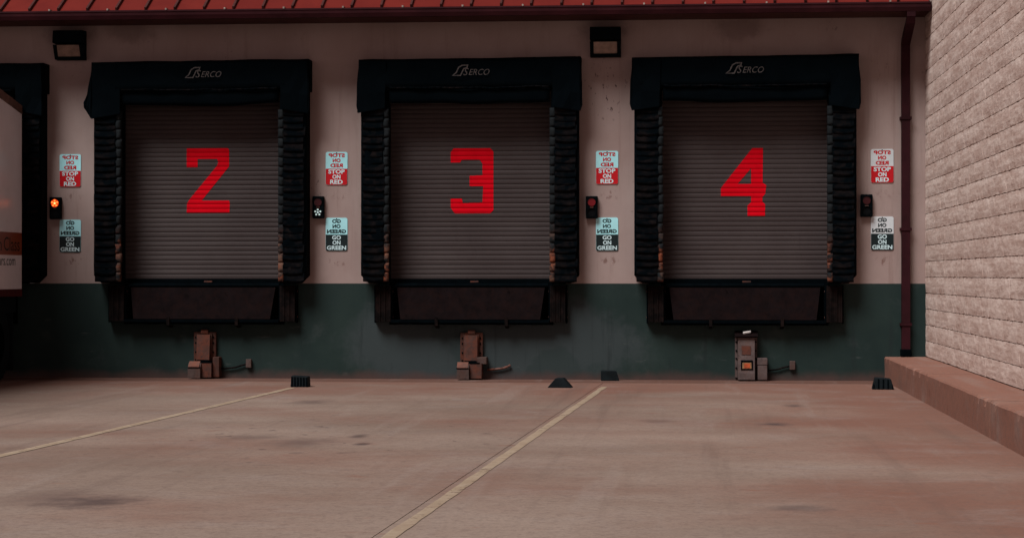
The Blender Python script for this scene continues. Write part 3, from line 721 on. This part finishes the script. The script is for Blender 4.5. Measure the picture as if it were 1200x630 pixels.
restraint(0.695, 'B', 'grey vehicle restraint with orange sticker under door four')
sc = B(-0.05, 0.05, -0.02, 0.02, 0, 0.02, bevel=0.004)
o = tag(obj('paper_scrap', sc, M['white'], None, (0.705, -0.130, 0.606)), 'small white scrap lying on top of the grey restraint', 'scrap'); o.rotation_euler = (R(19), R(-10), 0)

# ------------------------------------------------------------------ signs and signal lights
SW, SH = 0.285, 0.428
LB = {0: 'left of door two', 1: 'between doors two and three', 2: 'between doors three and four', 3: 'right of door four by the downspout'}
def sign(i, kind, zc):
    x = SIGN_X[i]
    lab = {'stop': 'red and pale STOP ON RED sign ', 'go': 'black and pale GO ON GREEN sign '}[kind] + LB[i]
    t = thing(kind + '_sign', lab, 'sign', (x, 0, zc), {'stop': 'stop on red signs', 'go': 'go on green signs'}[kind])
    pale = M['signwarm'] if i == 3 else M['signpale']
    obj('plate', prism(rrect(SW, SH, 0.025), 'y', -0.008, 0.004), pale, t)
    hb = SH / 2 - 0.006
    obj('lower_panel', prism([(p[0], p[1] - SH / 4 - 0.0) for p in rrect(SW - 0.004, hb, 0.022, corners=(0, 0, 1, 1))], 'y', -0.0105, -0.006), M['signred'] if kind == 'stop' else M['signdark'], t)
    words = {'stop': ('STOP', 'ON', 'RED'), 'go': ('GO', 'ON', 'GREEN')}[kind]
    wid = {'STOP': 0.215, 'ON': 0.105, 'RED': 0.165, 'GO': 0.115, 'GREEN': 0.262}
    up_, lo = bmesh.new(), bmesh.new()
    for k, wd in enumerate(words):
        zz = 0.066 - k * 0.066
        lettering(up_, wd, wid[wd] * (0.96 if wd == 'GREEN' else 1), 0.050, lambda u, v: (u, -0.0096, SH / 4 - 0.002 + zz + v), mirror=True, bold=0.044)
        lettering(lo, wd, wid[wd] * (0.96 if wd == 'GREEN' else 1), 0.054, lambda u, v: (u, -0.0122, -SH / 4 + zz + v), bold=0.03)
    o = obj('lettering', up_, M['textred'] if kind == 'stop' else M['textdark'], t); o['label'] = 'mirror-written words'
    obj('lettering', lo, M['textpale'], t)
    for z in (SH / 2 - 0.014,): obj('screw', cyl(bmesh.new(), (0, -0.013, z), (0, -0.006, z), 0.008, 8), M['steel'], t)
    if rs.random() < 2: t.rotation_euler.y = R(rs.uniform(-0.5, 0.5))
rs = random.Random(5)
for i in range(4):
    sign(i, 'stop', [2.706, 2.718, 2.714, 2.720][i]); sign(i, 'go', [1.850, 1.866, 1.861, 1.866][i])
# loose wall anchors left under the signs
def signal(x, zc, state, label):
    t = thing('signal_light', label, 'signal light', (x, 0, zc), 'dock signal lights')
    box_ = obj('housing', B(-0.076, 0.076, -0.075, 0.003, -0.143, 0.143, bevel=0.014), M['housing'], t)
    for k, z in enumerate((0.065, -0.065)):
        lens = obj('lens', cyl(bmesh.new(), (0, -0.080, z), (0, -0.070, z), 0.055, 20), M['led_off'], t)
        on = None
        if k == 0: on = {'amber': 'led_o', 'green': 'led_dim', 'red': 'led_r', 'dim': 'led_dim'}[state]
        elif state == 'green': on = 'led_w'
        if k == 0 and state in ('red', 'green', 'dim'):
            obj('lens_face', cyl(bmesh.new(), (0, -0.086, z), (0, -0.079, z), 0.050, 20, 0.044), M[on], t)
        elif on:
            if state == 'amber': obj('lens_glow', cyl(bmesh.new(), (0, -0.084, z), (0, -0.079, z), 0.052, 20), M['hotspot'], t)
            for q in range(6):
                a = R(90 + 72 * q); r = 0.035 if q < 5 else 0
                obj('led', cyl(bmesh.new(), (r * math.cos(a), -0.092, z + r * math.sin(a)), (r * math.cos(a), -0.080, z + r * math.sin(a)), 0.0125, 10), M['led_oc'] if (state == 'amber' and q == 5) else M[on], t)
    for z, hh in ((0.122, 0.055), (-0.008, 0.055)):     # small visors
        bm = bmesh.new(); n = 9
        A = []; C = []
        for q in range(n + 1):
            a = R(180 * q / n); A.append(bm.verts.new((0.060 * math.cos(a), -0.074, z - 0.057 + 0.060 * math.sin(a)))); C.append(bm.verts.new((0.060 * math.cos(a), -0.100 , z - 0.057 + 0.060 * math.sin(a))))
        for q in range(n): bm.faces.new((A[q], A[q + 1], C[q + 1], C[q]))
        o = obj('visor', bm, M['housing'], t); sm = o.modifiers.new('solid', 'SOLIDIFY'); sm.thickness = 0.004
    obj('slit', B(-0.022, 0.022, -0.079, -0.07, -0.006, 0.004), M['tab'], t)
signal(-8.29, 2.213, 'amber', 'black signal light glowing amber left of door two')
signal(-4.81, 2.215, 'green', 'black signal light with white lower lamp lit beside door two')
signal(-1.268, 2.205, 'red', 'black signal light with dull red upper lamp between doors three and four')
signal(2.212, 2.217, 'dim', 'dark unlit signal light right of door four')

# ------------------------------------------------------------------ wall lamps
def wall_lamp(x, z, label):
    t = thing('wall_lamp', label, 'lamp', (x, 0, z), 'wall lamps under the eave')
    W = 0.195
    hz = obj('housing', prism([(0.004, 0.19), (-0.20, 0.185), (-0.225, 0.03), (-0.20, 0.02), (-0.05, 0.02), (-0.05, -0.17), (0.004, -0.19)], 'x', -W, W), M['housing'], t)
    # frame round the sloping lens
    def strip(a, b, c, d): 
        bm = bmesh.new()
        return prism([(a, b), (c, d), (c + 0.03, d), (a + 0.03, b)], 'x', -W, W, bm)
    tp, bt = (-0.205, -0.005), (-0.115, -0.185)
    ll = lambda s: (tp[0] + (bt[0] - tp[0]) * s, tp[1] + (bt[1] - tp[1]) * s)
    obj('frame', prism([ll(0.80), ll(1.0), (-0.0, bt[1]), (-0.0, ll(0.8)[1])], 'x', -W, W), M['housing'], t)
    for sx in (-1, 1):
        a, b = sx * (W - 0.045), sx * W
        obj('frame', prism([ll(-0.02), ll(0.80), (-0.05, ll(0.80)[1]), (-0.05, ll(-0.02)[1])], 'x', min(a, b), max(a, b)), M['housing'], t)
    obj('lens', prism([(ll(0.0)[0] + .012, ll(0.0)[1]), (ll(0.8)[0] + .012, ll(0.8)[1]), (-0.06, ll(0.8)[1]), (-0.06, ll(0.0)[1])], 'x', -W + 0.046, W - 0.046), M['lens'], t)
wall_lamp(-8.085, 4.335, 'black wall lamp under the eave left of door two')
wall_lamp(-1.09, 4.31, 'black wall lamp under the eave between doors three and four')

# ------------------------------------------------------------------ wheel chocks
def chock(loc, pts, dy, label, rz=0, ribs=0):
    t = thing('wheel_chock', label, 'wheel chock', loc, 'black rubber wheel chocks', rz)
    bm = prism(pts, 'y', -dy / 2, dy / 2); bmesh.ops.bevel(bm, geom=list(bm.edges), offset=0.006, segments=1, affect='EDGES')
    obj('body', bm, M['chassis'], t)
    xs_ = [p[0] for p in pts]; x0, x1 = min(xs_), max(xs_); zt = max(p[1] for p in pts)
    for k in range(ribs):
        x = x0 + 0.018 + (x1 - x0 - 0.036) * k / (ribs - 1)
        z1 = zt
        for (xa, za), (xb, zb) in zip(pts, pts[1:] + pts[:1]):
            if za > 0 or zb > 0:
                if abs(xb - xa) > 1e-4 and min(xa, xb) <= x <= max(xa, xb): z1 = za + (zb - za) * (x - xa) / (xb - xa)
        obj('rib', B(x - 0.007, x + 0.007, -dy / 2 - 0.008, -dy / 2 + 0.002, 0.008, max(z1 - 0.012, 0.02)), M['steel'], t)
chock((-4.674, -2.0, 0), [(-0.107, 0), (0.107, 0), (0.10, 0.125), (-0.098, 0.135)], 0.20, 'boxy black wheel chock at the end of the left yellow line', R(2), 6)
chock((-1.555, -1.9, 0), [(-0.145, 0), (0.145, 0), (0.04, 0.115), (-0.045, 0.115)], 0.18, 'triangular black wheel chock near the middle yellow line', R(-5), 0)
chock((-1.035, -0.20, 0), [(-0.11, 0), (0.125, 0), (0.085, 0.125), (-0.11, 0.13)], 0.16, 'black wheel chock pushed against the green wall between docks', R(3), 0)
chock((2.245, -1.95, 0), [(-0.13, 0), (0.125, 0), (0.085, 0.125), (-0.095, 0.14)], 0.20, 'black wheel chock tucked against the concrete ledge', R(-2), 5)

# ------------------------------------------------------------------ trailer at the left dock
TX = -8.645
tr = thing('truck_trailer', 'white box trailer with orange lettered band backed into left dock', 'trailer', (-9.89, -0.34, 0))
ox, oy = -9.89, -0.34
def L(o): o.location = (-ox, -oy, 0); return o
TXL = -11.13
L(obj('cargo_box', prism([(-0.345, 1.16), (-0.345, 3.42), (-1.6, 3.62), (-9.0, 3.66), (-9.0, 1.16)], 'x', TXL, TX), M['trailer'], tr))
L(obj('top_rail', prism([(-0.342, 3.423), (-1.6, 3.623), (-9.0, 3.663), (-9.0, 3.76), (-1.6, 3.74), (-0.342, 3.53)], 'x', TXL, TX + 0.006), M['trail'], tr))  # brown stands for a reflection along the trailer top, put into the colour
L(obj('bottom_rail', B(TXL, TX + 0.008, -9.0, -0.35, 1.065, 1.157), M['trailred'], tr))
L(obj('chassis', B(TXL + 0.4, TX - 0.06, -8.8, -0.40, 0.86, 1.06), M['chassis'], tr))
band = L(obj('orange_band', B(TX - 0.01, TX + 0.003, -6.0, -0.352, 1.595, 1.885), M['tribbon'], tr))
f = lambda yc, zc: (lambda u, v: (TX + 0.0045, yc + u, zc + v))
bm = bmesh.new(); lettering(bm, 'Class', 0.62, 0.175, f(-0.755, 1.735), bold=0.0); lettering(bm, 'n', 0.12, 0.11, f(-1.21, 1.703), bold=0.0)
L(obj('lettering', bm, M['textdark'], tr))
bm = bmesh.new(); lettering(bm, 'ars.com', 0.64, 0.085, lambda u, v: (TX + 0.0025, -0.93 + u, 1.505 + v), bold=0.0)
L(obj('lettering', bm, M['textdark'], tr))
for yy in (-1.25, -2.5):
    for xx in (TX - 0.30, TXL + 0.02):
        bm = bmesh.new(); cyl(bm, (xx, yy, 0.49), (xx + 0.28, yy, 0.49), 0.49, 28)
        wh = L(obj('wheel', bm, M['chassis'], tr))
        o = obj('rim', cyl(bmesh.new(), (xx - 0.006, yy, 0.49), (xx + 0.286, yy, 0.49), 0.27, 20), M['steel'], wh)
    L(obj('axle', cyl(bmesh.new(), (TXL + 0.25, yy, 0.49), (TX - 0.28, yy, 0.49), 0.06), M['chassis'], tr))
L(obj('mud_flap', B(TX - 0.62, TX - 0.02, -0.64, -0.625, 0.12, 0.86), M['chassis'], tr))
L(obj('mud_flap', B(TXL + 0.02, TXL + 0.62, -0.64, -0.625, 0.12, 0.86), M['chassis'], tr))
L(obj('rear_guard', B(TXL + 0.1, TX - 0.1, -0.46, -0.37, 0.45, 0.56), M['chassis'], tr))
for x in (TXL + 0.5, TX - 0.5): L(obj('guard_post', B(x - 0.05, x + 0.05, -0.45, -0.38, 0.562, 0.86), M['chassis'], tr))
for x in (TXL + 0.5, TX - 0.5): L(obj('landing_leg', B(x - 0.06, x + 0.06, -7.6, -7.48, 0.0, 0.86), M['chassis'], tr))
